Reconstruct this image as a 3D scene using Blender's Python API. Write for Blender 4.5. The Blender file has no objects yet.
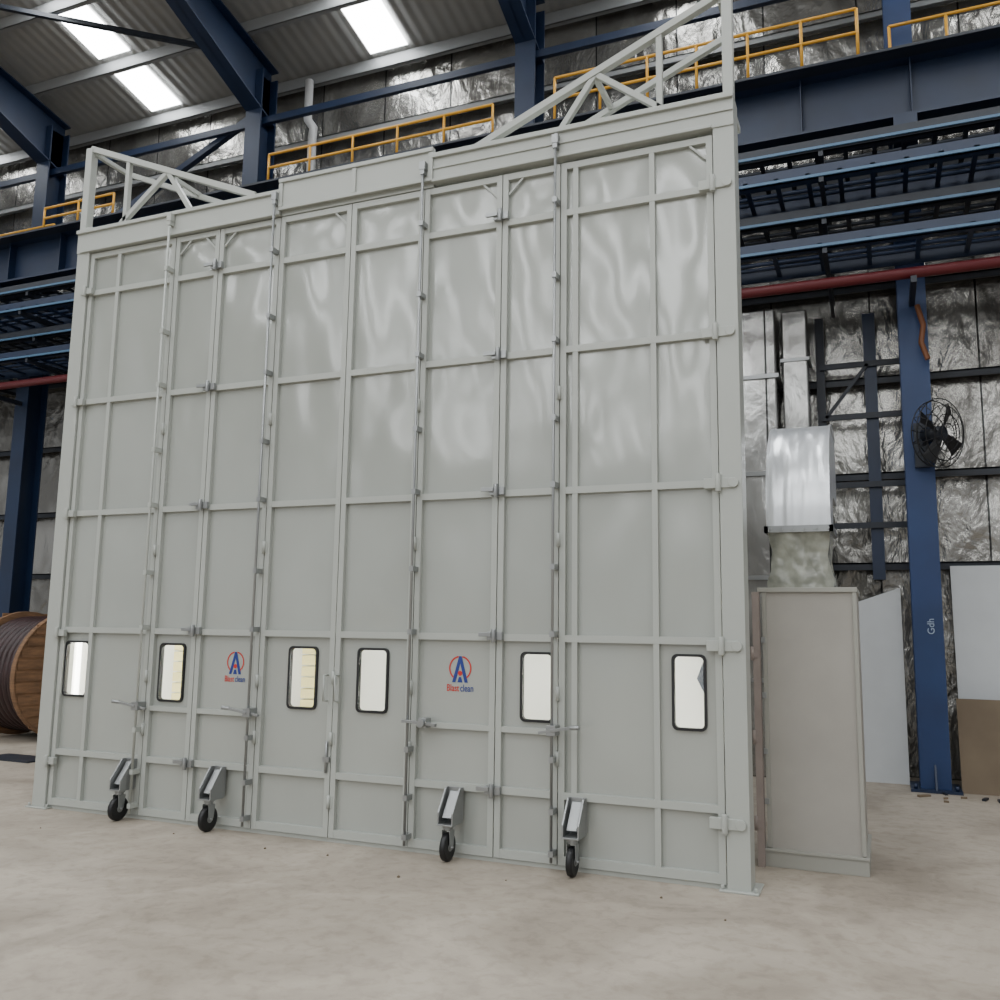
import bpy, math, random
from mathutils import Vector, Matrix
random.seed(4)
SC=bpy.context.scene
H=1.65
# ------------------------------------------------------------------ materials
def srgb(r,g,b):
    def c(u):
        u/=255.0
        return u/12.92 if u<=0.04045 else ((u+0.055)/1.055)**2.4
    return (c(r),c(g),c(b),1)
def mat(name,col,rough=0.5,metal=0.0,var=0.0,vscale=4.0,bump=0.0,bscale=20.0,bdist=0.01,emit=None,estr=0,detail=4,spec=0.5,stretch=None):
    m=bpy.data.materials.new(name); m.use_nodes=True
    nt=m.node_tree; N=nt.nodes; L=nt.links; b=N['Principled BSDF']
    b.inputs['Base Color'].default_value=col; b.inputs['Roughness'].default_value=rough
    b.inputs['Metallic'].default_value=metal; b.inputs['Specular IOR Level'].default_value=spec
    geo=N.new('ShaderNodeNewGeometry')
    src=geo.outputs['Position']
    if stretch:
        mp=N.new('ShaderNodeMapping'); mp.inputs['Scale'].default_value=stretch
        L.new(src,mp.inputs['Vector']); src=mp.outputs['Vector']
    if var>0:
        n=N.new('ShaderNodeTexNoise'); n.inputs['Scale'].default_value=vscale; n.inputs['Detail'].default_value=detail
        L.new(src,n.inputs['Vector'])
        r=N.new('ShaderNodeValToRGB'); r.color_ramp.elements[0].position=0.3; r.color_ramp.elements[1].position=0.7
        r.color_ramp.elements[0].color=[max(0,c*(1-var)) for c in col[:3]]+[1]
        r.color_ramp.elements[1].color=[min(1,c*(1+var)) for c in col[:3]]+[1]
        L.new(n.outputs['Fac'],r.inputs['Fac']); L.new(r.outputs['Color'],b.inputs['Base Color'])
    if bump>0:
        n2=N.new('ShaderNodeTexNoise'); n2.inputs['Scale'].default_value=bscale; n2.inputs['Detail'].default_value=1
        L.new(src,n2.inputs['Vector'])
        bp=N.new('ShaderNodeBump'); bp.inputs['Strength'].default_value=bump; bp.inputs['Distance'].default_value=bdist
        L.new(n2.outputs['Fac'],bp.inputs['Height']); L.new(bp.outputs['Normal'],b.inputs['Normal'])
    if emit:
        b.inputs['Emission Color'].default_value=emit; b.inputs['Emission Strength'].default_value=estr
    return m
M_PAINT=mat('grey_paint',srgb(169,172,166),0.32,var=0.02,vscale=1.5)
M_SHEET=mat('grey_sheet_paint',srgb(160,163,157),0.155,var=0.03,vscale=1.2,bump=1.0,bscale=1.45,bdist=0.05,spec=1.0,stretch=(1.35,1,.75))
M_STEEL=mat('zinc_steel',srgb(150,152,152),0.35,metal=0.7)
M_BLACK=mat('black_rubber',srgb(20,20,22),0.5)
M_GLASS=mat('clear_glass',(0.97,0.98,0.97,1),0.02)
M_GLASS.node_tree.nodes['Principled BSDF'].inputs['Transmission Weight'].default_value=1
M_GLASS.node_tree.nodes['Principled BSDF'].inputs['IOR'].default_value=1.05
M_WHITEIN=mat('white_booth_interior',srgb(240,240,235),0.6)
M_YELLOWIN=mat('cream_filter_panel',srgb(240,228,165),0.7)
M_FILL=mat('fill_tube',(1,1,1,1),0.5,emit=(1,0.98,0.93,1),estr=60)  # glow of the tubes added behind the booth windows
M_BLUE=mat('dark_blue_paint',srgb(19,36,63),0.45,var=0.15,vscale=2)
M_BLUE2=mat('blue_column_paint',srgb(25,50,92),0.5,var=0.15,vscale=2)
M_DARK=mat('dark_steel',srgb(27,33,44),0.5,var=0.2)
M_TRAY=mat('pale_blue_tray',srgb(68,102,132),0.4)
M_YEL=mat('yellow_paint',srgb(205,150,40),0.5)
M_RED=mat('red_pipe_paint',srgb(90,22,28),0.45)
M_CAB=mat('beige_grey_panel',srgb(158,154,147),0.55,var=0.05,vscale=3,bump=0.15,bscale=90,bdist=0.002)
M_CABF=mat('beige_grey_frame',srgb(152,151,143),0.5)
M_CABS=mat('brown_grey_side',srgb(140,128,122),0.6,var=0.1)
M_DUCT=mat('galvanised_duct',srgb(222,225,228),0.28,metal=0.6,var=0.08,vscale=6,bump=0.5,bscale=3,bdist=0.03,stretch=(3,1,0.4))
M_PLAS=mat('wrinkled_plastic',srgb(148,149,138),0.2,var=0.35,vscale=7,bump=0.9,bscale=8,bdist=0.05)
M_WOOD=mat('drum_wood',srgb(118,88,62),0.75,var=0.35,vscale=5,stretch=(1,1,6))
M_CABLE=mat('dark_cable',srgb(42,20,20),0.5,var=0.3,vscale=8)
M_BOARD=mat('brown_board',srgb(112,98,80),0.8,var=0.15,vscale=2)
M_WHITE=mat('white_sheet',srgb(192,195,197),0.5,var=0.03)
M_REDL=mat('red_ink',srgb(190,40,32),0.5)
M_BLUEL=mat('blue_ink',srgb(28,50,125),0.5)
M_CHALK=mat('white_chalk',srgb(150,165,185),0.8)
M_SKY=mat('skylight_sheet',(1,1,1,1),0.5,emit=(0.95,0.98,1,1),estr=20)
M_PURL=mat('galvanised_purlin',srgb(135,137,138),0.5,metal=0.2)
M_GREYPIPE=mat('grey_pipe',srgb(165,165,165),0.5)
def foil(name,c1,c2,bs,bd,rg):
    m=bpy.data.materials.new(name); m.use_nodes=True
    nt=m.node_tree; N=nt.nodes; L=nt.links; b=N['Principled BSDF']
    geo=N.new('ShaderNodeNewGeometry')
    sx=N.new('ShaderNodeSeparateXYZ'); L.new(geo.outputs['Position'],sx.inputs[0])
    cb=N.new('ShaderNodeCombineXYZ'); L.new(sx.outputs['X'],cb.inputs['X']); L.new(sx.outputs['Z'],cb.inputs['Y'])
    br=N.new('ShaderNodeTexBrick'); br.offset=0; br.inputs['Scale'].default_value=1
    br.inputs['Brick Width'].default_value=1.2; br.inputs['Row Height'].default_value=8; br.inputs['Mortar Size'].default_value=0.012
    br.inputs['Color1'].default_value=c1; br.inputs['Color2'].default_value=c2; br.inputs['Mortar'].default_value=srgb(70,70,70)
    L.new(cb.outputs[0],br.inputs['Vector'])
    mp=N.new('ShaderNodeMapping'); mp.inputs['Scale'].default_value=(1.2,1,0.65); L.new(geo.outputs['Position'],mp.inputs['Vector'])
    n=N.new('ShaderNodeTexNoise'); n.inputs['Scale'].default_value=1.2; n.inputs['Detail'].default_value=4; n.inputs['Distortion'].default_value=0.5
    L.new(mp.outputs[0],n.inputs['Vector'])
    mx=N.new('ShaderNodeMix'); mx.data_type='RGBA'; mx.blend_type='MULTIPLY'; mx.inputs[0].default_value=0.8
    r=N.new('ShaderNodeValToRGB'); r.color_ramp.elements[0].position=0.38; r.color_ramp.elements[0].color=(0.38,0.37,0.36,1)
    r.color_ramp.elements[1].position=0.62
    L.new(n.outputs['Fac'],r.inputs['Fac']); L.new(br.outputs['Color'],mx.inputs[6]); L.new(r.outputs['Color'],mx.inputs[7])
    L.new(mx.outputs[2],b.inputs['Base Color'])
    b.inputs['Metallic'].default_value=0.8; b.inputs['Roughness'].default_value=rg
    n2=N.new('ShaderNodeTexNoise'); n2.inputs['Scale'].default_value=bs; n2.inputs['Detail'].default_value=4; n2.inputs['Roughness'].default_value=0.48
    n2.inputs['Distortion'].default_value=0.3
    L.new(mp.outputs[0],n2.inputs['Vector'])
    bp=N.new('ShaderNodeBump'); bp.inputs['Strength'].default_value=0.85; bp.inputs['Distance'].default_value=bd
    L.new(n2.outputs['Fac'],bp.inputs['Height']); L.new(bp.outputs['Normal'],b.inputs['Normal'])
    return m
M_FOIL=foil('foil_insulation',srgb(178,176,171),srgb(146,145,141),3.0,0.07,0.26)
M_FOILD=foil('foil_wrapped_duct',srgb(200,200,198),srgb(190,190,188),2.2,0.05,0.24)
def roofmat():
    m=bpy.data.materials.new('corrugated_roof_sheet'); m.use_nodes=True
    nt=m.node_tree; N=nt.nodes; L=nt.links; b=N['Principled BSDF']
    b.inputs['Base Color'].default_value=srgb(140,140,138); b.inputs['Roughness'].default_value=0.45
    geo=N.new('ShaderNodeNewGeometry')
    w=N.new('ShaderNodeTexWave'); w.bands_direction='X'; w.inputs['Scale'].default_value=1.6
    L.new(geo.outputs['Position'],w.inputs['Vector'])
    bp=N.new('ShaderNodeBump'); bp.inputs['Strength'].default_value=0.5; bp.inputs['Distance'].default_value=0.03
    L.new(w.outputs['Fac'],bp.inputs['Height']); L.new(bp.outputs['Normal'],b.inputs['Normal'])
    return m
M_ROOF=roofmat()
def floormat():
    m=bpy.data.materials.new('dusty_concrete'); m.use_nodes=True
    nt=m.node_tree; N=nt.nodes; L=nt.links; b=N['Principled BSDF']
    geo=N.new('ShaderNodeNewGeometry')
    def noise(s,d,dist=0,rg=.5):
        n=N.new('ShaderNodeTexNoise'); n.inputs['Scale'].default_value=s; n.inputs['Detail'].default_value=d; n.inputs['Distortion'].default_value=dist; n.inputs['Roughness'].default_value=rg
        L.new(geo.outputs['Position'],n.inputs['Vector']); return n
    a=noise(0.8,9,0.8,.65); r=N.new('ShaderNodeValToRGB')
    r.color_ramp.elements[0].position=0.35; r.color_ramp.elements[0].color=srgb(140,130,117)
    r.color_ramp.elements[1].position=0.65; r.color_ramp.elements[1].color=srgb(175,165,151)
    L.new(a.outputs['Fac'],r.inputs['Fac'])
    c=noise(9,8,0.4,.65); r2=N.new('ShaderNodeValToRGB'); r2.color_ramp.elements[0].position=0.36; r2.color_ramp.elements[0].color=(0.6,0.57,0.53,1)
    r2.color_ramp.elements[1].position=0.52
    L.new(c.outputs['Fac'],r2.inputs['Fac'])
    mx=N.new('ShaderNodeMix'); mx.data_type='RGBA'; mx.blend_type='MULTIPLY'; mx.inputs[0].default_value=0.4
    L.new(r.outputs['Color'],mx.inputs[6]); L.new(r2.outputs['Color'],mx.inputs[7])
    L.new(mx.outputs[2],b.inputs['Base Color'])
    r3=N.new('ShaderNodeMapRange'); r3.inputs['To Min'].default_value=0.4; r3.inputs['To Max'].default_value=0.75
    L.new(a.outputs['Fac'],r3.inputs['Value']); L.new(r3.outputs[0],b.inputs['Roughness'])
    bp=N.new('ShaderNodeBump'); bp.inputs['Strength'].default_value=0.25; bp.inputs['Distance'].default_value=0.01
    L.new(c.outputs['Fac'],bp.inputs['Height']); L.new(bp.outputs['Normal'],b.inputs['Normal'])
    return m
M_FLOOR=floormat()
# ------------------------------------------------------------------ mesh builder
class MB:
    def __init__(s): s.v=[]; s.f=[]; s.m=[]; s.sm=[]
    def add(s,vs,fs,m=0,smooth=False):
        o=len(s.v); s.v+= [Vector(p) for p in vs]
        for f in fs: s.f.append([i+o for i in f]); s.m.append(m); s.sm.append(smooth)
        return s
    def box(s,x0,x1,y0,y1,z0,z1,m=0):
        vs=[(x,y,z) for z in (z0,z1) for y in (y0,y1) for x in (x0,x1)]
        return s.add(vs,[(0,2,3,1),(4,5,7,6),(0,1,5,4),(2,6,7,3),(0,4,6,2),(1,3,7,5)],m)
    def beam(s,p0,p1,w,h,m=0,up=(0,0,1)):
        p0=Vector(p0);p1=Vector(p1); d=(p1-p0).normalized(); u=Vector(up)
        a=d.cross(u)
        if a.length<1e-4: a=d.cross(Vector((0,1,0)))
        a.normalize(); b=a.cross(d).normalized(); vs=[]
        for p in (p0,p1):
            for i,j in ((-1,-1),(1,-1),(1,1),(-1,1)): vs.append(p+a*(w/2*i)+b*(h/2*j))
        return s.add(vs,[(0,3,2,1),(4,5,6,7),(0,1,5,4),(1,2,6,5),(2,3,7,6),(3,0,4,7)],m)
    def cyl(s,p0,p1,r,seg=14,m=0,r1=None):
        p0=Vector(p0);p1=Vector(p1); r1=r if r1 is None else r1
        d=(p1-p0).normalized(); a=d.cross(Vector((0,0,1)))
        if a.length<1e-4: a=Vector((1,0,0))
        a.normalize(); b=d.cross(a); vs=[]
        for p,rr in ((p0,r),(p1,r1)):
            for i in range(seg):
                t=2*math.pi*i/seg; vs.append(p+a*rr*math.cos(t)+b*rr*math.sin(t))
        s.add(vs,[(i,(i+1)%seg,seg+(i+1)%seg,seg+i) for i in range(seg)],m,True)
        o=len(s.v)-2*seg
        s.f.append([o+i for i in reversed(range(seg))]); s.m.append(m); s.sm.append(False)
        s.f.append([o+seg+i for i in range(seg)]); s.m.append(m); s.sm.append(False)
        return s
    def tube(s,pts,r,seg=10,m=0,closed=False):
        pts=[Vector(p) for p in pts]; n=len(pts); rings=[]
        for i,p in enumerate(pts):
            if closed: d=pts[(i+1)%n]-pts[i-1]
            else: d=pts[min(i+1,n-1)]-pts[max(i-1,0)]
            d.normalize(); a=d.cross(Vector((0.13,0.21,0.97)))
            if a.length<1e-3: a=d.cross(Vector((1,0,0)))
            a.normalize(); b=d.cross(a); rings.append([p+a*r*math.cos(2*math.pi*k/seg)+b*r*math.sin(2*math.pi*k/seg) for k in range(seg)])
        vs=[q for R in rings for q in R]; fs=[]
        for i in range(n if closed else n-1):
            j=(i+1)%n
            for k in range(seg): fs.append((i*seg+k,i*seg+(k+1)%seg,j*seg+(k+1)%seg,j*seg+k))
        return s.add(vs,fs,m,True)
    def prism(s,poly,y0,y1,m=0):
        n=len(poly); vs=[(x,y0,z) for x,z in poly]+[(x,y1,z) for x,z in poly]
        fs=[tuple(range(n)),tuple(reversed(range(n,2*n)))]+[(i,n+i,n+(i+1)%n,(i+1)%n) for i in range(n)]
        return s.add(vs,fs,m)
    def prismx(s,poly,x0,x1,m=0):
        n=len(poly); vs=[(x0,y,z) for y,z in poly]+[(x1,y,z) for y,z in poly]
        fs=[tuple(range(n)),tuple(reversed(range(n,2*n)))]+[(i,n+i,n+(i+1)%n,(i+1)%n) for i in range(n)]
        return s.add(vs,fs,m)
    def ring(s,outer,inner,y0,y1,m=0):
        n=len(outer); vs=[(x,y0,z) for x,z in outer]+[(x,y0,z) for x,z in inner]+[(x,y1,z) for x,z in outer]+[(x,y1,z) for x,z in inner]
        fs=[]
        for i in range(n):
            j=(i+1)%n
            fs+=[(i,j,n+j,n+i),(2*n+i,3*n+i,3*n+j,2*n+j),(i,2*n+i,2*n+j,j),(n+i,n+j,3*n+j,3*n+i)]
        return s.add(vs,fs,m)
WL={}
def make(name,mb,mats,parent=None,bevel=0,origin=None,**props):
    if not isinstance(mats,(list,tuple)): mats=[mats]
    xs=[p.x for p in mb.v]; ys=[p.y for p in mb.v]; zs=[p.z for p in mb.v]
    c=Vector(((min(xs)+max(xs))/2,(min(ys)+max(ys))/2,min(zs))) if origin is None else Vector(origin)
    me=bpy.data.meshes.new(name); me.from_pydata([p-c for p in mb.v],[],mb.f)
    for m in mats: me.materials.append(m)
    for p,mi,sm in zip(me.polygons,mb.m,mb.sm): p.material_index=mi; p.use_smooth=sm
    me.update()
    ob=bpy.data.objects.new(name,me); SC.collection.objects.link(ob)
    WL[ob.name]=c
    if parent: ob.parent=parent; ob.location=c-WL[parent.name]
    else: ob.location=c
    if bevel:
        b=ob.modifiers.new('bevel','BEVEL'); b.width=bevel; b.segments=2; b.limit_method='ANGLE'
    for k,v in props.items(): ob[k]=v
    return ob
def empty(name,loc,**props):
    ob=bpy.data.objects.new(name,None); SC.collection.objects.link(ob); ob.location=loc; ob.empty_display_size=0.2
    WL[ob.name]=Vector(loc)
    for k,v in props.items(): ob[k]=v
    return ob
def rrect(x0,x1,z0,z1,r,n=5):
    pts=[]
    for cx,cz,a0 in ((x1-r,z1-r,0),(x0+r,z1-r,90),(x0+r,z0+r,180),(x1-r,z0+r,270)):
        for i in range(n+1):
            a=math.radians(a0+90*i/n); pts.append((cx+r*math.cos(a),cz+r*math.sin(a)))
    return pts
def text_mesh(body,size,off=.0):
    cu=bpy.data.curves.new('t','FONT'); cu.body=body; cu.size=size; cu.extrude=.0004; cu.align_x='LEFT'; cu.offset=off
    o=bpy.data.objects.new('t',cu); SC.collection.objects.link(o)
    bpy.context.view_layer.update()
    me=bpy.data.meshes.new_from_object(o.evaluated_get(bpy.context.evaluated_depsgraph_get()))
    w=max(v.co.x for v in me.vertices)
    vs=[(v.co.x,-v.co.z,v.co.y) for v in me.vertices]; fs=[tuple(p.vertices) for p in me.polygons]
    bpy.data.objects.remove(o); return vs,fs,w
# ------------------------------------------------------------------ setting
floor=make('floor',MB().box(-34,18,-36,13,-0.2,0),M_FLOOR,kind='structure')
wall=make('wall_back',MB().box(-34,18,12.05,12.25,0,11),M_FOIL,kind='structure')
def rz(y): return 10.9+0.2*(12-y) if y>-12 else 15.7-0.2*(-12-y)
mb=MB()
mb.add([(-34,12.3,rz(12.3)),(18,12.3,rz(12.3)),(18,-12,15.7),(-34,-12,15.7),(-34,-36,10.9),(18,-36,10.9)],[(0,1,2,3),(3,2,5,4)])
mb.add([(-34,12.3,rz(12.3)+.1),(18,12.3,rz(12.3)+.1),(18,-12,15.8),(-34,-12,15.8),(-34,-36,11.0),(18,-36,11.0)],[(3,2,1,0),(4,5,2,3)])
make('ceiling',mb,M_ROOF,kind='structure')
k=0
PY=[11.9-1.25*i for i in range(19)]
for sx in (-20.9,-16.25,-11.6,-7.0,-2.35,2.3,6.95):
    mb=MB()
    for i in range(1,18):
        y1=11.9-1.25*i+1.25-0.12; y0=y1-1.0
        mb.add([(sx-.34,y0,rz(y0)-.03),(sx+.34,y0,rz(y0)-.03),(sx+.34,y1,rz(y1)-.03),(sx-.34,y1,rz(y1)-.03)],[(0,3,2,1)])
    for i in range(16):
        y1=-13-1.3*i; y0=y1-1.1
        mb.add([(sx-.4,y0,rz(y0)-.03),(sx+.4,y0,rz(y0)-.03),(sx+.4,y1,rz(y1)-.03),(sx-.4,y1,rz(y1)-.03)],[(0,3,2,1)])
    k+=1
    make('window_%d'%k,mb,M_SKY,kind='structure')
for i,y in enumerate(PY[:8]):
    z=rz(y)-.03
    mb=MB().box(-30,14,y-.03,y-.02,z-.2,z).box(-30,14,y-.03,y+.05,z-.2,z-.19)
    make('roof_purlin',mb,M_PURL,label='galvanised steel purlin running under the roof sheets',category='purlin',group='roof purlins')
for z in (2.5,3.6,4.8,6.0,7.3,8.7,9.7):
    mb=MB().box(-30,14,11.86,12.04,z-.01,z+.01).box(-30,14,11.86,11.88,z-.08,z+.01)
    make('wall_girt',mb,M_PURL if z>8 else M_DARK,label='horizontal steel girt fixed across the foil-insulated wall',category='girt',group='wall girts')
CX=[-18.35,-13.7,-9.05,-4.35,0.45,5.1]
for x in CX:
    e=empty('steel_column',(x,11.25,0),label='blue painted steel column of the hall',category='column',group='hall columns')
    w_=.15
    mb=MB().box(x-w_,x+w_,11.05,11.075,0,10.6).box(x-w_,x+w_,11.425,11.45,0,10.6).box(x-.012,x+.012,11.075,11.425,0,10.6)
    make('column_shaft',mb,M_BLUE2 if x>-1 else M_BLUE,e)
    mb=MB().box(x-.25,x+.25,10.95,11.55,0,.03).prismx([(10.96,.03),(11.05,.03),(11.05,.28)],x-.01,x+.01)
    for dx in (-.2,.2): mb.cyl((x+dx,11,.03),(x+dx,11,.08),.02,8)
    make('base_plate',mb,M_BLUE,e)
    if 0<x<1:
        vs,fs,w0=text_mesh('Gdh',.10); mb=MB()
        mb.add([(x+.06-c_,11.046+b_,1.66+a_) for a_,b_,c_ in vs],fs)
        make('chalk_mark',mb,M_CHALK,e,label='white chalk letters written up the column')
    mb=MB()
    n=[(11.45,1.0),(9.0,.62),(-11.9,.6)]
    for (y0,d0),(y1,d1) in zip(n[:-1],n[1:]):
        t0=rz(y0)-.25; t1=rz(y1)-.25
        mb.prismx([(y0,t0-d0),(y1,t1-d1),(y1,t1),(y0,t0)],x-.012,x+.012)
        mb.prismx([(y0,t0-.025),(y1,t1-.025),(y1,t1),(y0,t0)],x-.15,x+.15)
        mb.prismx([(y0,t0-d0),(y1,t1-d1),(y1,t1-d1+.025),(y0,t0-d0+.025)],x-.15,x+.15)
    make('roof_rafter',mb,M_BLUE,label='dark blue tapered steel roof rafter rising from a column',category='rafter',group='roof rafters')
for a,b in zip(CX[:-1],CX[1:]):
    mb=MB().beam((a,11.2,9.75),(b,11.2,9.75),.08,.11)
    make('eave_strut',mb,M_BLUE,label='blue steel eave strut between two columns',category='strut',group='eave struts')
a,b=-13.7,-9.05
make('brace_rod',MB().beam((a+.3,11.3,8.1),(b-.1,11.3,10.0),.1,.1),M_BLUE,label='diagonal blue steel brace between columns',category='brace')
for a in (-13.7,-9.05,-4.35):
    mb=MB().beam((a-4.65,8.2,rz(8.2)-.3),(a,11,rz(11)-.3),.07,.07)
    make('roof_brace',mb,M_DARK,label='thin dark diagonal brace under the roof',category='brace',group='roof braces')
# crane girder and cable racks
e=empty('crane_runway_girder',(-8,10.5,7.3),label='dark blue crane runway beam carried on the hall columns',category='crane beam')
mb=MB().box(-26,12,10.45,10.47,7.35,8.0).box(-26,12,10.3,10.62,8.0,8.03).box(-26,12,10.3,10.62,7.32,7.35)
x=-25
while x<12: mb.box(x,x+.012,10.32,10.45,7.35,8.0); x+=1.16
make('runway_beam',mb,M_BLUE,e)
make('crane_rail',MB().box(-26,12,10.42,10.5,8.03,8.1),M_DARK,e)
for x in CX:
    make('corbel_bracket',MB().prismx([(11.05,7.32),(10.3,7.32),(10.3,7.2),(11.05,7.08)],x-.12,x+.12),M_BLUE,e)
def rack(x0,x1,z,y0,y1,matl,cz,cy,step=.4):
    mb=MB().box(x0,x1,y0,y0+.02,z-.09,z+.06).box(x0,x1,y0,y0+.09,z-.09,z-.08).box(x0,x1,y1-.02,y1,z-.09,z+.06)
    x=x0
    while x<x1: mb.box(x,x+.05,y0,y1,z-.05,z-.02); x+=step
    for yy in (y0+.25,y0+.45,y0+.6): mb.cyl((x0,yy,z),(x1,yy,z),.025,6)
    e=empty('cable_tray',(x0,y0,z-.09),label='dark blue ladder cable tray running along the wall',category='cable tray',group='wall cable trays')
    make('tray_ladder',mb,matl,e)
    make('pale_strip',MB().box(x0,x1,cy-.02,cy,cz-.015,cz+.015),M_TRAY,e,label='pale blue strip on the tray front edge')  # pale strip along the lower front edge of the tray
    for xx in CX:
        for dx in (-.9,1.2):
            make('tray_bracket',MB().box(xx+dx,xx+dx+.05,y0-.02,11.85,z-.15,z-.095).beam((xx+dx+.025,y0+.1,z-.13),(xx+dx+.025,11.83,z-.3),.04,.04),M_DARK,e)
for (z,y0,y1,mm,st,cz,cy) in ((7.0,10.0,11.0,M_DARK,.3,6.95,9.99),(6.65,9.9,10.7,M_BLUE,.33,6.58,9.89),(6.3,10.2,10.95,M_DARK,.3,6.24,10.19),(5.92,10.1,10.9,M_BLUE,.5,5.86,10.09)):
    rack(-26,12,z,y0,y1,mm,cz,cy,st)
e=empty('red_service_pipe',(-8,10.4,5.5),label='dark red pipe running along the wall below the cable trays',category='pipe')
make('pipe_run',MB().cyl((-26,10.35,5.52),(12,10.35,5.52),.06),M_RED,e)
for x in CX:
    make('pipe_clamp',MB().box(x-.03,x+.03,10.25,11.045,5.38,5.45),M_DARK,e)
def railing(x0,x1,y,z0,z1,label):
    e=empty('guard_railing',(x0,y,z0),label=label,category='railing',group='yellow guard railings')
    mb=MB()
    for z in (z1,(z0+z1)/2+.02): mb.cyl((x0,y,z),(x1,y,z),.02,8)
    make('handrail',mb,M_YEL,e)
    n=max(2,int((x1-x0)/0.6)+1)
    for i in range(n):
        x=x0+(x1-x0)*i/(n-1)
        make('railing_post',MB().cyl((x,y,z0),(x,y,z1),.018,8),M_YEL,e)
    make('toe_board',MB().box(x0,x1,y-.004,y+.004,z0,z0+.05),M_YEL,e)
    return e
RL='yellow tubular guard railing on the crane walkway'
railing(-12.5,-11.0,10.2,8.03,8.42,RL)
railing(-8.02,-4.46,10.2,8.03,8.48,RL)
railing(-3.6,0.0,10.2,8.03,8.65,RL)
railing(-16.5,-13.1,10.9,8.03,8.55,RL)
railing(0.35,4.0,10.9,8.03,8.8,RL)
make('crane_walkway',MB().box(-26,12,10.1,10.3,8.0,8.03).box(-26,12,10.62,11.8,8.0,8.03),M_DARK,label='dark steel walkway plate beside the crane rail',category='walkway')
mb=MB().tube([(-8.35,11.7,8.03),(-8.35,11.7,9.6),(-8.35,11.72,9.8),(-8.5,11.76,10.0),(-8.5,11.76,10.7)],.07)
make('rainwater_pipe',mb,M_GREYPIPE,label='grey plastic downpipe with a bend against the upper wall',category='pipe')
# ------------------------------------------------------------------ big folding door booth
door=empty('industrial_booth',(-4.0,6.3,0),label='tall light grey steel booth with folding doors and castors',category='industrial door')
ROW=[.5,1.59,2.665,3.735,4.82]
FY=6.272; SY=6.312; BY=6.345
def pillow(mb,x0,x1,z0,z1,m=1):
    nx=max(4,int((x1-x0)/.08)); nz=max(4,int((z1-z0)/.08))
    A=random.uniform(.004,.008); sk=random.uniform(-.3,.3); B=random.uniform(-.002,.002)
    vs=[]
    for j in range(nz+1):
        for i in range(nx+1):
            u=i/nx; v=j/nz
            d=A*math.sin(math.pi*u)*math.sin(math.pi*v)*(1+sk*math.cos(math.pi*v))+B*math.sin(math.pi*u)*math.sin(3*math.pi*v)
            vs.append((x0+(x1-x0)*u,SY-.001-max(d,0)-.001,z0+(z1-z0)*v))
    fs=[(j*(nx+1)+i,j*(nx+1)+i+1,(j+1)*(nx+1)+i+1,(j+1)*(nx+1)+i) for j in range(nz) for i in range(nx)]
    mb.add(vs,fs,m,True)
def leaf(x0,x1,stiles=(),win=None,mids=(),label=None,gus=''):
    g=.004
    x0+=g; x1-=g; w=.045
    mb=MB()
    zt=5.225; zb=.035
    cells=[zb]+ROW+[zt]
    if win:
        a,b,c,d=win[0]+.01,win[1]-.01,win[2]+.01,win[3]-.01
        mb.box(x0,x1,SY,BY,zb,c,1); mb.box(x0,x1,SY,BY,d,zt,1); mb.box(x0,a,SY,BY,c,d,1); mb.box(b,x1,SY,BY,c,d,1)
    else: mb.box(x0,x1,SY,BY,zb,zt,1)
    xs=sorted([x0+w]+[s for s in stiles]+[x1-w])
    for xa,xb in zip(xs[:-1],xs[1:]):
        for ci,(za,zb_) in enumerate(zip(cells[:-1],cells[1:])):
            if ci>=2: pillow(mb,xa+.0,xb,za+.025,zb_-.025)
    mb.box(x0,x0+w,FY,SY,zb,zt); mb.box(x1-w,x1,FY,SY,zb,zt)
    for s in stiles: mb.box(s-.02,s+.02,FY+.004,SY,zb,zt)
    for z in ROW: mb.box(x0+w,x1-w,FY+.002,SY,z-.025,z+.025)
    mb.box(x0+w,x1-w,FY+.002,SY,zb,zb+.06); mb.box(x0+w,x1-w,FY+.002,SY,zt-.05,zt)
    for z,a,b in mids: mb.box(max(a,x0+w),min(b,x1-w),FY+.004,SY,z-.02,z+.02)
    for s in gus:
        if s=='L': mb.beam((x0+w,FY+.015,zt-.17),(x0+w+.12,FY+.015,zt-.05),.015,.015)
        if s=='R': mb.beam((x1-w,FY+.015,zt-.17),(x1-w-.12,FY+.015,zt-.05),.015,.015)
    ob=make('door_leaf',mb,[M_PAINT,M_SHEET],door,bevel=0)
    if win:
        o=rrect(*win,.04); i=rrect(win[0]+.018,win[1]-.018,win[2]+.018,win[3]-.018,.03)
        make('window_frame',MB().ring(o,i,FY+.02,SY+.02),M_BLACK,ob,label='black rubber window frame with rounded corners')
        make('window_pane',MB().prism(rrect(win[0]+.016,win[1]-.016,win[2]+.016,win[3]-.016,.03),SY+.004,SY+.008),M_GLASS,ob,label='clear glass window pane')
    return ob
L1=leaf(-7.0,-5.94,(-6.635,),(-6.95,-6.655,.99,1.49),gus='')
L2=leaf(-5.94,-5.43,(),(-5.84,-5.56,.99,1.49),((.93,-6,-5.4),),gus='LR')
L3=leaf(-5.43,-4.765,(),None,((.93,-5.5,-4.7),),gus='L')
L4=leaf(-4.765,-4.035,(),(-4.49,-4.21,.99,1.49),gus='R')
L5=leaf(-4.035,-3.34,(),(-3.84,-3.56,.99,1.49),gus='')
L6=leaf(-3.34,-2.645,(),None,((.93,-3.4,-2.6),),gus='R')
L7=leaf(-2.645,-2.16,(),(-2.46,-2.20,.99,1.49),((.93,-2.7,-2.1),),gus='L')
L8=leaf(-2.16,-1.0,(-1.45,-2.04),(-1.35,-1.115,.99,1.5),gus='R')
make('bottom_threshold',MB().box(-7.0,-1.0,6.29,6.36,0,.03),M_PAINT,door)
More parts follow.
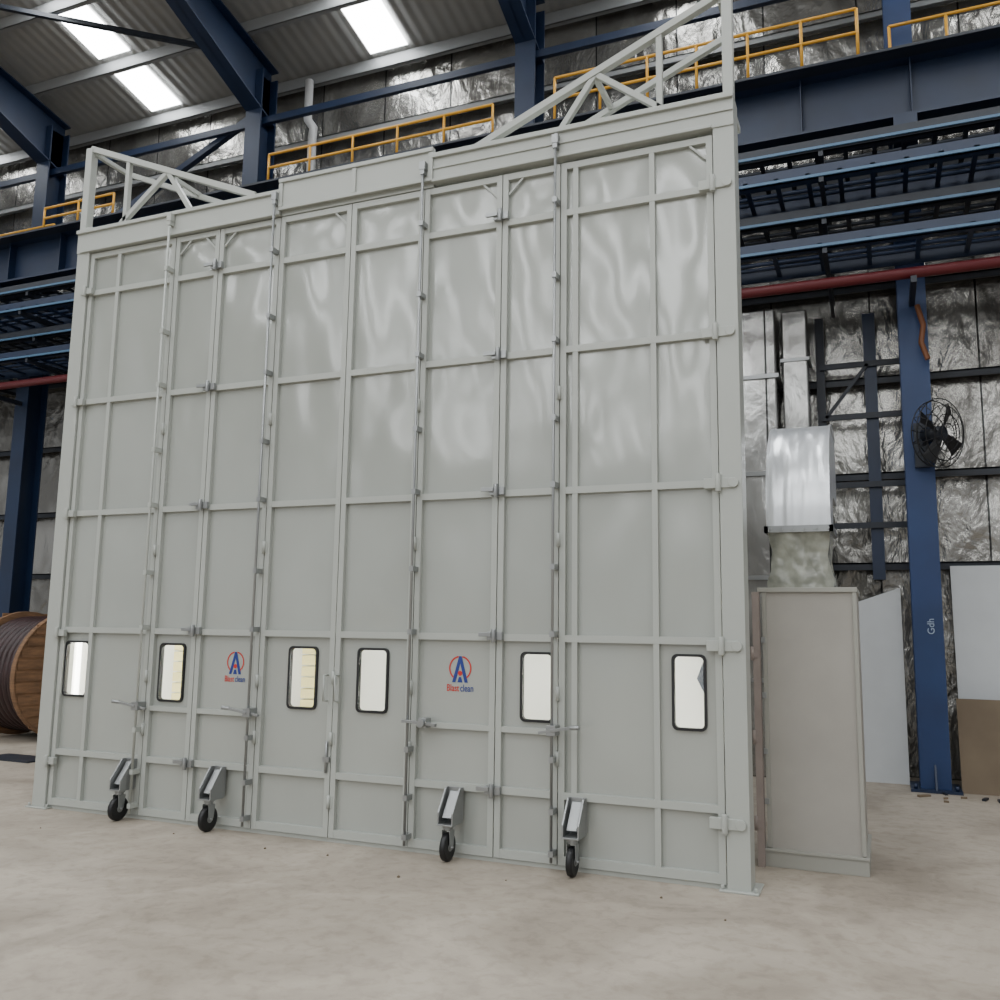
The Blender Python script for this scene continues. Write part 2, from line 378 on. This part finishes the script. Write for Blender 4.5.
for x0,x1 in ((-7.16,-7.005),(-.995,-.845)):
    s=1 if x0<-4 else -1
    mb=MB().box(x0,x1,6.25,6.45,.012,5.5)
    ox=x0 if s>0 else x1
    if s>0: mb.box(ox-.02,ox+.06,6.27,6.35,5.5,6.36)
    else: mb.box(ox-.075,ox+.0,6.27,6.35,5.5,6.5)
    mb.box(x0-.05,x1+.05,6.22,6.5,0,.014)
    for dx in (x0-.03,x1+.03): mb.cyl((dx,6.25,.014),(dx,6.25,.04),.012,8)
    make('frame_post',mb,M_PAINT,door,bevel=.004)
mb=MB().box(-7.16,-4.76,6.24,6.45,5.235,5.46).box(-3.26,-.845,6.24,6.45,5.26,5.5).box(-4.76,-3.26,6.27,6.45,5.235,5.5)
mb.box(-7.16,-4.76,6.215,6.24,5.43,5.465).box(-3.26,-.845,6.215,6.24,5.465,5.505).box(-7.1,-4.76,6.225,6.24,5.235,5.26).box(-3.26,-1,6.225,6.24,5.26,5.285)
mb.box(-3.26,-.845,6.228,6.24,5.37,5.385)
make('header_beam',mb,M_PAINT,door,bevel=.003)
mb=MB().box(-4.77,-3.25,6.235,6.27,5.28,5.56).box(-4.77,-3.25,6.215,6.235,5.525,5.56).box(-4.77,-3.25,6.22,6.235,5.27,5.30)
for x in (-4.77,-4.02,-3.29): mb.box(x,x+.04,6.22,6.235,5.3,5.52)
make('raised_header_box',mb,M_PAINT,door,bevel=.003)
def truss(xs,sgn):
    mb=MB(); Y=6.31
    X=lambda d: xs+sgn*d
    mb.beam((X(0),Y,6.36),(X(2.05),Y,5.5),.06,.055)
    mb.beam((X(1.0),Y,5.93),(X(.45),Y,5.5),.045,.045)
    mb.beam((X(1.0),Y,5.93),(X(1.3),Y,5.5),.045,.045)
    mb.beam((X(.5),Y,6.13),(X(.5),Y,5.5),.045,.045)
    Y2=6.75
    mb.beam((X(.04),Y2,6.3),(X(1.9),Y2,5.5),.05,.05)
    mb.beam((X(.04),Y2,5.5),(X(.04),Y2,6.3),.05,.05)
    for d,z in ((.04,6.3),(1.0,5.9),):
        mb.beam((X(d),Y,z),(X(d),Y2,z),.04,.04)
    mb.beam((X(0),6.4,5.5),(X(0),Y2+.02,5.5),.05,.05); mb.beam((X(2.0),6.4,5.48),(X(1.9),Y2+.02,5.48),.05,.05)
    mb.beam((X(0),Y2,5.5),(X(1.95),Y2,5.5),.05,.05)
    make('truss_brace',mb,M_PAINT,door,bevel=.002)
truss(-7.13,1); truss(-.89,-1)
def rod(x,lf,h=True,side=1):
    ry=6.198
    mb=MB().cyl((x,ry,.06),(x,ry,5.44),.011,10)
    for z in (5.34,4.9,4.3,3.8,3.2,2.7,2.1,1.62,.75,.4,.12): mb.box(x-.018,x+.018,6.184,6.272,z-.02,z+.02)
    mb.box(x-.024,x+.024,6.18,6.235,5.36,5.43)
    make('lock_rod',mb,M_STEEL if x>-5 else M_PAINT,lf,label='vertical steel bolt rod with guide brackets')
    if h:
        z=.95
        mb=MB().box(x-.035,x+.035,6.17,6.27,z-.035,z+.035).beam((x,6.18,z),(x-side*.16,6.15,z+.03),.03,.022).cyl((x-side*.15,6.15,z+.03),(x-side*.22,6.14,z+.035),.016,10)
        mb.beam((x,6.2,z),(x+side*.1,6.2,z-.02),.025,.02)
        make('lever_handle',mb,M_STEEL,lf,bevel=.002,label='galvanised lever latch handle')
rod(-5.965,L1,True,1); rod(-4.79,L3,True,1); rod(-3.325,L5,False); rod(-2.18,L7,True,-1)
mb=MB(); x=-3.2; z=.95
mb.box(x-.035,x+.035,6.19,6.27,z-.035,z+.035).beam((x,6.2,z),(x-.16,6.17,z+.01),.03,.022).beam((x,6.2,z),(x+.12,6.18,z-.01),.03,.022).cyl((x,6.16,z),(x,6.2,z),.03,12)
make('lever_handle',mb,M_STEEL,L6,bevel=.002,label='galvanised lever latch handle')
for x,lf in ((-5.43,L3),(-2.645,L7)):
    for z in (4.87,3.74,2.68,1.6,.5):
        mb=MB().box(x-.06,x+.06,6.235,6.272,z-.03,z+.03).cyl((x,6.222,z-.05),(x,6.222,z+.05),.018,12)
        mb.beam((x-.12,6.225,z+.01),(x-.02,6.225,z+.01),.02,.03)
        make('leaf_hinge',mb,M_STEEL,lf,bevel=.002)
for z in (4.83,3.73,2.66,1.56,.42):
    mb=MB().box(-1.1,-.9,6.232,6.272,z-.035,z+.035).cyl((-1.0,6.225,z-.06),(-1.0,6.225,z+.06),.02,12)
    mb.cyl((-.9,6.252,z),(-.9,6.225,z),.035,12)
    make('strap_hinge',mb,M_PAINT,L8,bevel=.003)
for z in (4.83,3.73,2.66,1.56,.42):
    mb=MB().box(-7.06,-6.92,6.232,6.272,z-.03,z+.03).cyl((-7.0,6.225,z-.05),(-7.0,6.225,z+.05),.018,12)
    make('strap_hinge',mb,M_PAINT,L1,bevel=.003)
for x,lf in ((-5.94,L2),(-4.765,L4),(-3.34,L5),(-2.16,L8),(-4.035,L5)):
    for z in (2.3,1.2,.75,3.4) if x!=-4.035 else (1.25,.78,.3):
        make('butt_hinge',MB().cyl((x,6.262,z-.05),(x,6.262,z+.05),.014,10).box(x-.03,x+.03,6.268,6.272,z-.045,z+.045),M_PAINT,lf)
for x,z,lf in ((-4.09,1.17,L4),(-3.99,1.17,L5)):
    mb=MB().tube([(x,6.272,z-.1),(x,6.22,z-.1),(x,6.22,z+.1),(x,6.272,z+.1)],.01,8)
    make('pull_handle',mb,M_PAINT,lf)
mb=MB().cyl((-4.07,6.26,.52),(-4.07,6.26,.76),.011,8).box(-4.1,-4.04,6.25,6.272,.6,.64)
make('slide_bolt',mb,M_STEEL,L4)
def castor(x,lf):
    mb=MB().box(x-.065,x+.065,6.262,6.272,.26,.5)
    for dx in (-.062,.05):
        mb.prismx([(6.262,.26),(6.262,.5),(6.22,.5),(6.10,.34),(6.10,.26)],x+dx,x+dx+.012)
    mb.box(x-.062,x+.062,6.09,6.262,.25,.262)
    for dz in (.3,.42): mb.cyl((x-.03,6.24,dz),(x-.03,6.262,dz),.014,8).cyl((x+.03,6.24,dz),(x+.03,6.262,dz),.014,8)
    mb.beam((x,6.255,.47),(x,6.13,.3),.07,.012)
    make('castor_bracket',mb,M_STEEL,lf,bevel=.002,label='galvanised castor bracket with gusset cheeks')
    mb=MB().cyl((x,6.16,.235),(x,6.16,.25),.045,16).cyl((x,6.16,.215),(x,6.16,.235),.035,16)
    for dx in (-.034,.028):
        mb.prismx([(6.12,.215),(6.20,.215),(6.185,.11),(6.165,.08),(6.14,.08),(6.125,.11)],x+dx,x+dx+.006)
    mb.cyl((x-.045,6.155,.1),(x+.045,6.155,.1),.01,10)
    make('castor_fork',mb,M_STEEL,lf,bevel=.001)
    mb=MB(); prof=[(-.022,.085),(-.018,.098),(0,.1),(.018,.098),(.022,.085)]; n=28; vs=[]
    for px,r in prof:
        for i in range(n):
            a=2*math.pi*i/n; vs.append((x+px,6.155+r*math.cos(a),.1+r*math.sin(a)))
    fs=[]
    for j in range(len(prof)-1):
        for i in range(n): fs.append((j*n+i,j*n+(i+1)%n,(j+1)*n+(i+1)%n,(j+1)*n+i))
    mb.add(vs,fs,0,True); mb.add([vs[i] for i in range(n)],[tuple(range(n))]); mb.add([vs[4*n+i] for i in range(n)],[tuple(reversed(range(n)))])
    mb.cyl((x-.026,6.155,.1),(x+.026,6.155,.1),.03,16,1)
    make('castor_wheel',mb,[M_BLACK,M_STEEL],lf,label='black rubber castor wheel')
castor(-6.05,L1); castor(-5.10,L3); castor(-2.95,L6); castor(-2.01,L8)
def logo(cx,cz,lf,s=1.0):
    y=SY-.003; mb=MB(); R=.088*s; n=40
    def arc(a0,a1,m,k0=1,k1=.88):
        outer=[];inner=[]
        for i in range(n+1):
            a=math.radians(a0+(a1-a0)*i/n); outer.append((cx+R*k0*math.cos(a),cz+R*k0*math.sin(a))); inner.append((cx+R*k1*math.cos(a),cz+R*k1*math.sin(a)))
        mb.add([(x,y,z) for x,z in outer+inner],[(i,n+1+i,n+2+i,i+1) for i in range(n)],m)
    arc(100,240,0); arc(-60,80,0)
    def q(pts,m): mb.add([(cx+a*s,y-.0005,cz+b*s) for a,b in pts],[tuple(range(len(pts)))],m)
    q([(-.062,-.1),(-.036,-.1),(.0,.035),(0,.085),(-.01,.085)],1)
    q([(.062,-.1),(.01,.085),(0,.085),(0,.035),(.036,-.1)],1)
    q([(.018*math.cos(i*.524),-.035+.018*math.sin(i*.524)) for i in range(12)],0)
    q([(-.02,-.1),(.02,-.1),(.009,-.062),(-.009,-.062)],1)
    vs1,f1,w1=text_mesh('Blast',.07*s,.0005); vs2,f2,w2=text_mesh('clean',.07*s,.0005)
    sx=.74; tot=(w1+w2)*sx+.007
    mb.add([(a*sx+cx-tot/2,b+y,c+cz-.162*s) for a,b,c in vs1],f1,0)
    mb.add([(a*sx+cx-tot/2+w1*sx+.007,b+y,c+cz-.162*s) for a,b,c in vs2],f2,1)
    make('logo_sticker',mb,[M_REDL,M_BLUEL],lf,label='round red and blue emblem with lettering beneath')
logo(-5.03,1.345,L3); logo(-2.95,1.355,L6,1.05)
make('rear_panel',MB().box(-6.98,-1.04,7.2,7.24,0,5.2),M_WHITEIN,door,label='white inner booth wall')
make('side_panel',MB().box(-7.1,-7.08,6.46,7.2,0,5.2),M_WHITEIN,door,label='white inner booth wall')
make('side_panel',MB().box(-1.06,-1.04,6.46,7.2,0,5.2),M_WHITEIN,door,label='white inner booth wall')
make('roof_panel',MB().box(-6.98,-1.04,6.46,7.24,5.2,5.23),M_WHITEIN,door)
for a,b in ((-6.45,-5.75),(-4.95,-4.5)):
    mb=MB()
    for i in range(9): mb.box(a,b,7.15,7.19,.7+.1*i,.785+.1*i)
    make('filter_panel',mb,M_YELLOWIN,door,label='cream louvred filter panel')
for x in (-7.05,-6.5,-5.35,-4.05,-3.2,-2.05,-1.5):
    make('fill_tube',MB().cyl((x,6.55,.6),(x,6.55,2.1),.02,10),M_FILL,door,label='added glowing white tube that brightens the booth windows')  # unseen upright tubes, added so the windows show bright
make('dark_reflection',MB().tube([(-1.3,7.1,1.9),(-1.22,7.1,1.5),(-1.3,7.1,1.3),(-1.2,7.1,1.1)],.03,8),M_DARK,door,label='dark tube standing for a reflection in a window')  # dark reflection in the end window, put in as a tube
# ------------------------------------------------------------------ cabinet
cab=empty('filter_cabinet',(-.5,7.4,0),label='beige grey sheet metal cabinet standing beside the folding door',category='cabinet')
make('cabinet_body',MB().box(-.83,-.175,7.06,7.85,.12,1.955),M_CAB,cab,bevel=.004)
mb=MB().box(-.86,-.165,7.035,7.87,1.95,1.985).box(-.83,-.80,7.04,7.06,.13,1.95).box(-.20,-.17,7.04,7.06,.13,1.95)
make('cabinet_frame',mb,M_CABF,cab,bevel=.003)
make('cabinet_base',MB().box(-.85,-.155,7.03,7.86,0,.11).box(-.86,-.15,7.02,7.87,.105,.125),M_CABF,cab,bevel=.003)
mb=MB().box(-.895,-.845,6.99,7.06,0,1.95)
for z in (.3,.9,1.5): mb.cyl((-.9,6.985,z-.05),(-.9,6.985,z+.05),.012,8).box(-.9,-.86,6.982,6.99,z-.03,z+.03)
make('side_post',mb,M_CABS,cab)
for z in (.45,.8,1.2,1.6):
    make('panel_clip',MB().box(-.84,-.81,7.03,7.042,z-.02,z+.02),M_STEEL,cab)
duct=empty('ventilation_duct',(-.55,7.5,2.0),label='shiny galvanised rectangular duct elbow rising from the cabinet top',category='air duct')
mb=MB(); n=14; x0,x1=-.80,-.345
yf,zb=7.3,2.46; Ro=.78; Ri=.18; cy,cz=yf+Ro,zb+.15
out=[];inn=[]
for i in range(n+1):
    a=math.pi-math.pi/2*i/n
    out.append((cy+Ro*math.cos(a),cz+Ro*math.sin(a))); inn.append((cy+Ri*math.cos(a),cz+Ri*math.sin(a)))
out=[(yf,zb)]+out+[(cy+.6,cz+Ro)]; inn=[(cy-Ri,zb)]+inn+[(cy+.6,cz+Ri)]
m_=len(out)
vs=[(x0,y,z) for y,z in out]+[(x1,y,z) for y,z in out]+[(x0,y,z) for y,z in inn]+[(x1,y,z) for y,z in inn]
fs=[]
for i in range(m_-1):
    fs+=[(i,m_+i,m_+i+1,i+1),(2*m_+i,2*m_+i+1,3*m_+i+1,3*m_+i)]
mb.add(vs,fs,0,True)
fs=[]
for i in range(m_-1): fs+=[(i,i+1,2*m_+i+1,2*m_+i),(m_+i,3*m_+i,3*m_+i+1,m_+i+1)]
mb.add(vs,fs,0)
for x in (x0,x1):
    for (p,q) in zip(out[:-1],out[1:]): mb.beam((x,p[0],p[1]),(x,q[0],q[1]),.016,.016)
make('duct_elbow',mb,M_DUCT,duct)
mb=MB().box(-.825,-.32,7.27,7.31,2.42,2.47).box(-.825,-.32,7.83,7.87,2.42,2.47).box(-.825,-.795,7.27,7.87,2.42,2.47).box(-.35,-.32,7.27,7.87,2.42,2.47)
for i in range(6): mb.cyl((-.78+.085*i,7.255,2.445),(-.78+.085*i,7.27,2.445),.01,8)
make('duct_flange',mb,M_STEEL,duct)
mb=MB(); lv=[(2.43,0),(2.35,.02),(2.24,.03),(2.12,.01),(2.04,-.01),(1.99,-.01)]; sec=[]
for z,ins in lv:
    ring=[]
    for (ax,ay,bx,by) in ((x0,7.3,x1,7.3),(x1,7.3,x1,7.85),(x1,7.85,x0,7.85),(x0,7.85,x0,7.3)):
        for k in range(8):
            t=k/8; X=ax+(bx-ax)*t; Y=ay+(by-ay)*t
            j=.018*random.uniform(-1,1) if 0<z-2.0<.42 else 0
            X+=(-1 if X>-.56 else 1)*ins+j; Y+=(ins if Y<7.5 else -ins)+j
            ring.append((X,Y,z))
    sec.append(ring)
vs=[p for r in sec for p in r]; n=32
fs=[(i*n+k,i*n+(k+1)%n,(i+1)*n+(k+1)%n,(i+1)*n+k) for i in range(len(lv)-1) for k in range(n)]
mb.add(vs,fs,0,True)
make('flexible_sleeve',mb,M_PLAS,duct,label='wrinkled translucent yellowish plastic sleeve')
# tall foil wrapped duct against the wall behind the booth
wd=empty('foil_wrapped_duct',(-1.2,11.4,0),label='tall silver foil-wrapped vertical duct standing before the wall',category='air duct')
make('duct_run',MB().box(-1.75,-1.08,11.2,11.7,0,5.6).box(-1.02,-.72,11.35,11.7,0,5.6),M_FOILD,wd,bevel=.02)
for z in (1.1,2.3,3.55,4.75):
    make('duct_flange',MB().box(-1.78,-1.05,11.17,11.72,z-.025,z+.025).box(-1.04,-.70,11.33,11.72,z+.2,z+.24),M_STEEL,wd)
# ------------------------------------------------------------------ rear right items
fan=empty('wall_fan',(.62,11,3.8),label='black industrial wall fan with wire guard on a column bracket',category='fan')
C=Vector((.66,10.8,3.83))
ax=Vector((.75,-.65,-.1)).normalized(); a_=ax.cross(Vector((0,0,1))).normalized(); b_=a_.cross(ax)
def circ(c,r,n=36): return [c+a_*r*math.cos(2*math.pi*i/n)+b_*r*math.sin(2*math.pi*i/n) for i in range(n)]
mb=MB()
for off,r in ((.09,.1),(.08,.2),(.05,.3),(0,.38),(-.08,.36),(-.12,.22)): mb.tube(circ(C+ax*off,r),.006,6,closed=True)
for i in range(16):
    t=2*math.pi*i/16; d=a_*math.cos(t)+b_*math.sin(t)
    mb.tube([C+ax*.09+d*.05,C+ax*.08+d*.2,C+ax*.05+d*.3,C+d*.38,C-ax*.08+d*.36,C-ax*.12+d*.22,C-ax*.12+d*.1],.004,5)
make('fan_guard',mb,M_BLACK,fan)
for i in range(4):
    mb=MB()
    t=math.pi/2*i+.4; d=a_*math.cos(t)+b_*math.sin(t); e_=ax.cross(d)
    p=[C+d*.06-e_*.03-ax*.02,C+d*.33-e_*.1-ax*.05,C+d*.35+e_*.06+ax*.01,C+d*.06+e_*.03+ax*.02]
    mb.add(p+[q+ax*.006 for q in p],[(0,1,2,3),(7,6,5,4),(0,4,5,1),(1,5,6,2),(2,6,7,3),(3,7,4,0)])
    make('fan_blade',mb,M_BLACK,fan)
mb=MB().cyl(C+ax*.03,C-ax*.2,.08,18).beam(C-ax*.15,(.5,11.0,3.75),.05,.05).box(.4,.55,10.98,11.05,3.5,4.0)
make('fan_motor',mb,M_DARK,fan)
def lean(name,x0,x1,z1,y0,y1,matl,label,cat,z0=0,th=.02):
    mb=MB().prismx([(y0,z0),(y0+th,z0),(y1+th,z1),(y1,z1)],x0,x1)
    make(name,mb,matl,label=label,category=cat)
lean('white_panel_sheet',.74,2.3,2.45,11.45,11.75,M_WHITE,'large white sheet panel standing against the foil wall','sheet panel')
lean('brown_board',.70,2.4,.97,11.1,11.3,M_BOARD,'dusty brown board leaning in front of the white sheet','board')
mb=MB().add([(-.3,11.45,0),(.2,11.45,0),(.2,11.7,2.2),(-.3,11.67,2.02),(-.3,11.47,0),(.2,11.47,0),(.2,11.72,2.2),(-.3,11.69,2.02)],[(0,1,2,3),(7,6,5,4),(0,4,5,1),(1,5,6,2),(2,6,7,3),(3,7,4,0)])
make('white_panel_sheet',mb,M_WHITE,label='white sheet panel leaning behind the blue column',category='sheet panel')
rk=empty('wall_framing',(-.2,11.8,2.3),label='dark steel secondary framing beside the blue column on the wall',category='framing')
for x,w_ in ((-.6,.05),(-.02,.07)): make('framing_post',MB().box(x-w_,x+w_,11.78,11.84,2.3 if x>-.3 else 0,5.6),M_DARK if x<-.3 else M_BLUE,rk)
for z in (2.95,3.45,4.3,4.95): make('framing_rail',MB().box(-.6,.4,11.74,11.78,z-.035,z+.035),M_DARK,rk)
make('brace_bar',MB().beam((-.55,11.76,4.3),(-.05,11.76,4.95),.04,.04),M_DARK,rk)
mb=MB().tube([(.5,10.95,5.35),(.55,10.9,5.1),(.52,10.9,4.9),(.58,10.9,4.7)],.03,8)
make('hanging_hose',mb,mat('rusty_orange',srgb(110,66,38),0.6),label='rust orange hose hanging from the red pipe',category='hose')
for i in range(16):
    x=random.uniform(-.1,2.0); y=random.uniform(10.4,10.9); s=random.uniform(.02,.07)
    a=random.uniform(0,3.14); d=Vector((math.cos(a),math.sin(a),0))
    mb=MB().beam(Vector((x,y,.011)),Vector((x,y,.011))+d*s*2.2,s*.6,.02)
    make('wood_scrap',mb,random.choice([M_BOARD,M_DARK,M_BOARD]),label='small offcut lying on the concrete floor',category='scrap',group='floor scraps')
for i in range(8):
    x=random.uniform(-6.8,-.6); y=random.uniform(5.6,6.1); s=random.uniform(.005,.01)
    mb=MB().cyl((x,y,0),(x+s*.3,y,s*1.2),s*1.3,6,r1=s*.7)
    make('stone_chip',mb,M_BOARD,label='tiny loose stone chip on the concrete floor',category='stone',group='floor chips')
# ------------------------------------------------------------------ cable drums
def drum(cx,cy,R,ang,w,woodlabel):
    ax=Vector((math.cos(ang),math.sin(ang),0)); up=Vector((0,0,1)); sd=ax.cross(up)
    C=Vector((cx,cy,R+.012))
    e=empty('cable_drum',(cx,cy,0),label=woodlabel,category='cable drum',group='cable drums')
    for s in (-1,1):
        c=C+ax*(s*w/2); mb=MB().cyl(c-ax*.03,c+ax*.03,R,40)
        for k in range(-5,6):
            hgt=k*R/5.6; hw=math.sqrt(R*R-hgt*hgt)*.95
            mb.beam(c+ax*(s*.033)+up*hgt-sd*hw,c+ax*(s*.033)+up*hgt+sd*hw,.012,R/6.9)
        mb.tube([c+ax*s*.03+(sd*math.cos(2*math.pi*i/40)+up*math.sin(2*math.pi*i/40))*R*.985 for i in range(40)],.018,6,closed=True)
        mb.cyl(c,c+ax*s*.06,.12,16)
        make('drum_flange',mb,M_WOOD,e)
    mb=MB(); nn=9
    for k in range(nn):
        c=C+ax*(-w/2+.07+(w-.14)*k/(nn-1)); r=R*.86
        mb.tube([c+(sd*math.cos(2*math.pi*i/32)+up*math.sin(2*math.pi*i/32))*r for i in range(32)],(w-.14)/nn*.6,8,closed=True)
    mb.cyl(C-ax*w*.45,C+ax*w*.45,R*.84,32)
    make('wound_cable',mb,M_CABLE,e)
drum(-11.4,10.0,.9,math.radians(-4),1.0,'large wooden cable drum wound with dark cable')
drum(-12.85,10.05,.85,math.radians(-6),.7,'wooden cable drum with dark red cable beside another drum')
make('steel_plate',MB().box(-10.2,-9.4,8.1,8.5,0,.02),M_DARK,label='dark flat steel plate lying on the floor',category='plate')
# ------------------------------------------------------------------ light
w=bpy.data.worlds.new('world'); SC.world=w; w.use_nodes=True
bg=w.node_tree.nodes['Background']; bg.inputs[0].default_value=(0.94,0.97,1,1); bg.inputs[1].default_value=0.55
def area(loc,rot,sx,sy,e,col=(1,1,1)):
    l=bpy.data.lights.new('skylight_fill','AREA'); l.shape='RECTANGLE'; l.size=sx; l.size_y=sy; l.energy=e; l.color=col
    o=bpy.data.objects.new('skylight_fill',l); SC.collection.objects.link(o); o.location=loc; o.rotation_euler=rot; return o
area((-4,-4,12.5),(math.radians(20),0,0),14,5,120)  # added fill light below the roof, boosts the skylights
# ------------------------------------------------------------------ camera
f,pi_,ro,ya=910.9,math.radians(8.07),math.radians(0.83),math.radians(22.748)
F=Vector((-math.sin(ya)*math.cos(pi_),math.cos(ya)*math.cos(pi_),math.sin(pi_)))
R0=Vector((math.cos(ya),math.sin(ya),0)); U0=R0.cross(F)
R=R0*math.cos(ro)+U0*math.sin(ro); U=-R0*math.sin(ro)+U0*math.cos(ro)
cd=bpy.data.cameras.new('camera'); cam=bpy.data.objects.new('camera',cd); SC.collection.objects.link(cam)
cd.sensor_width=36; cd.lens=36*f/1000; cd.clip_end=200
cam.matrix_world=Matrix(((R.x,U.x,-F.x,0),(R.y,U.y,-F.y,0),(R.z,U.z,-F.z,H),(0,0,0,1)))
SC.camera=cam
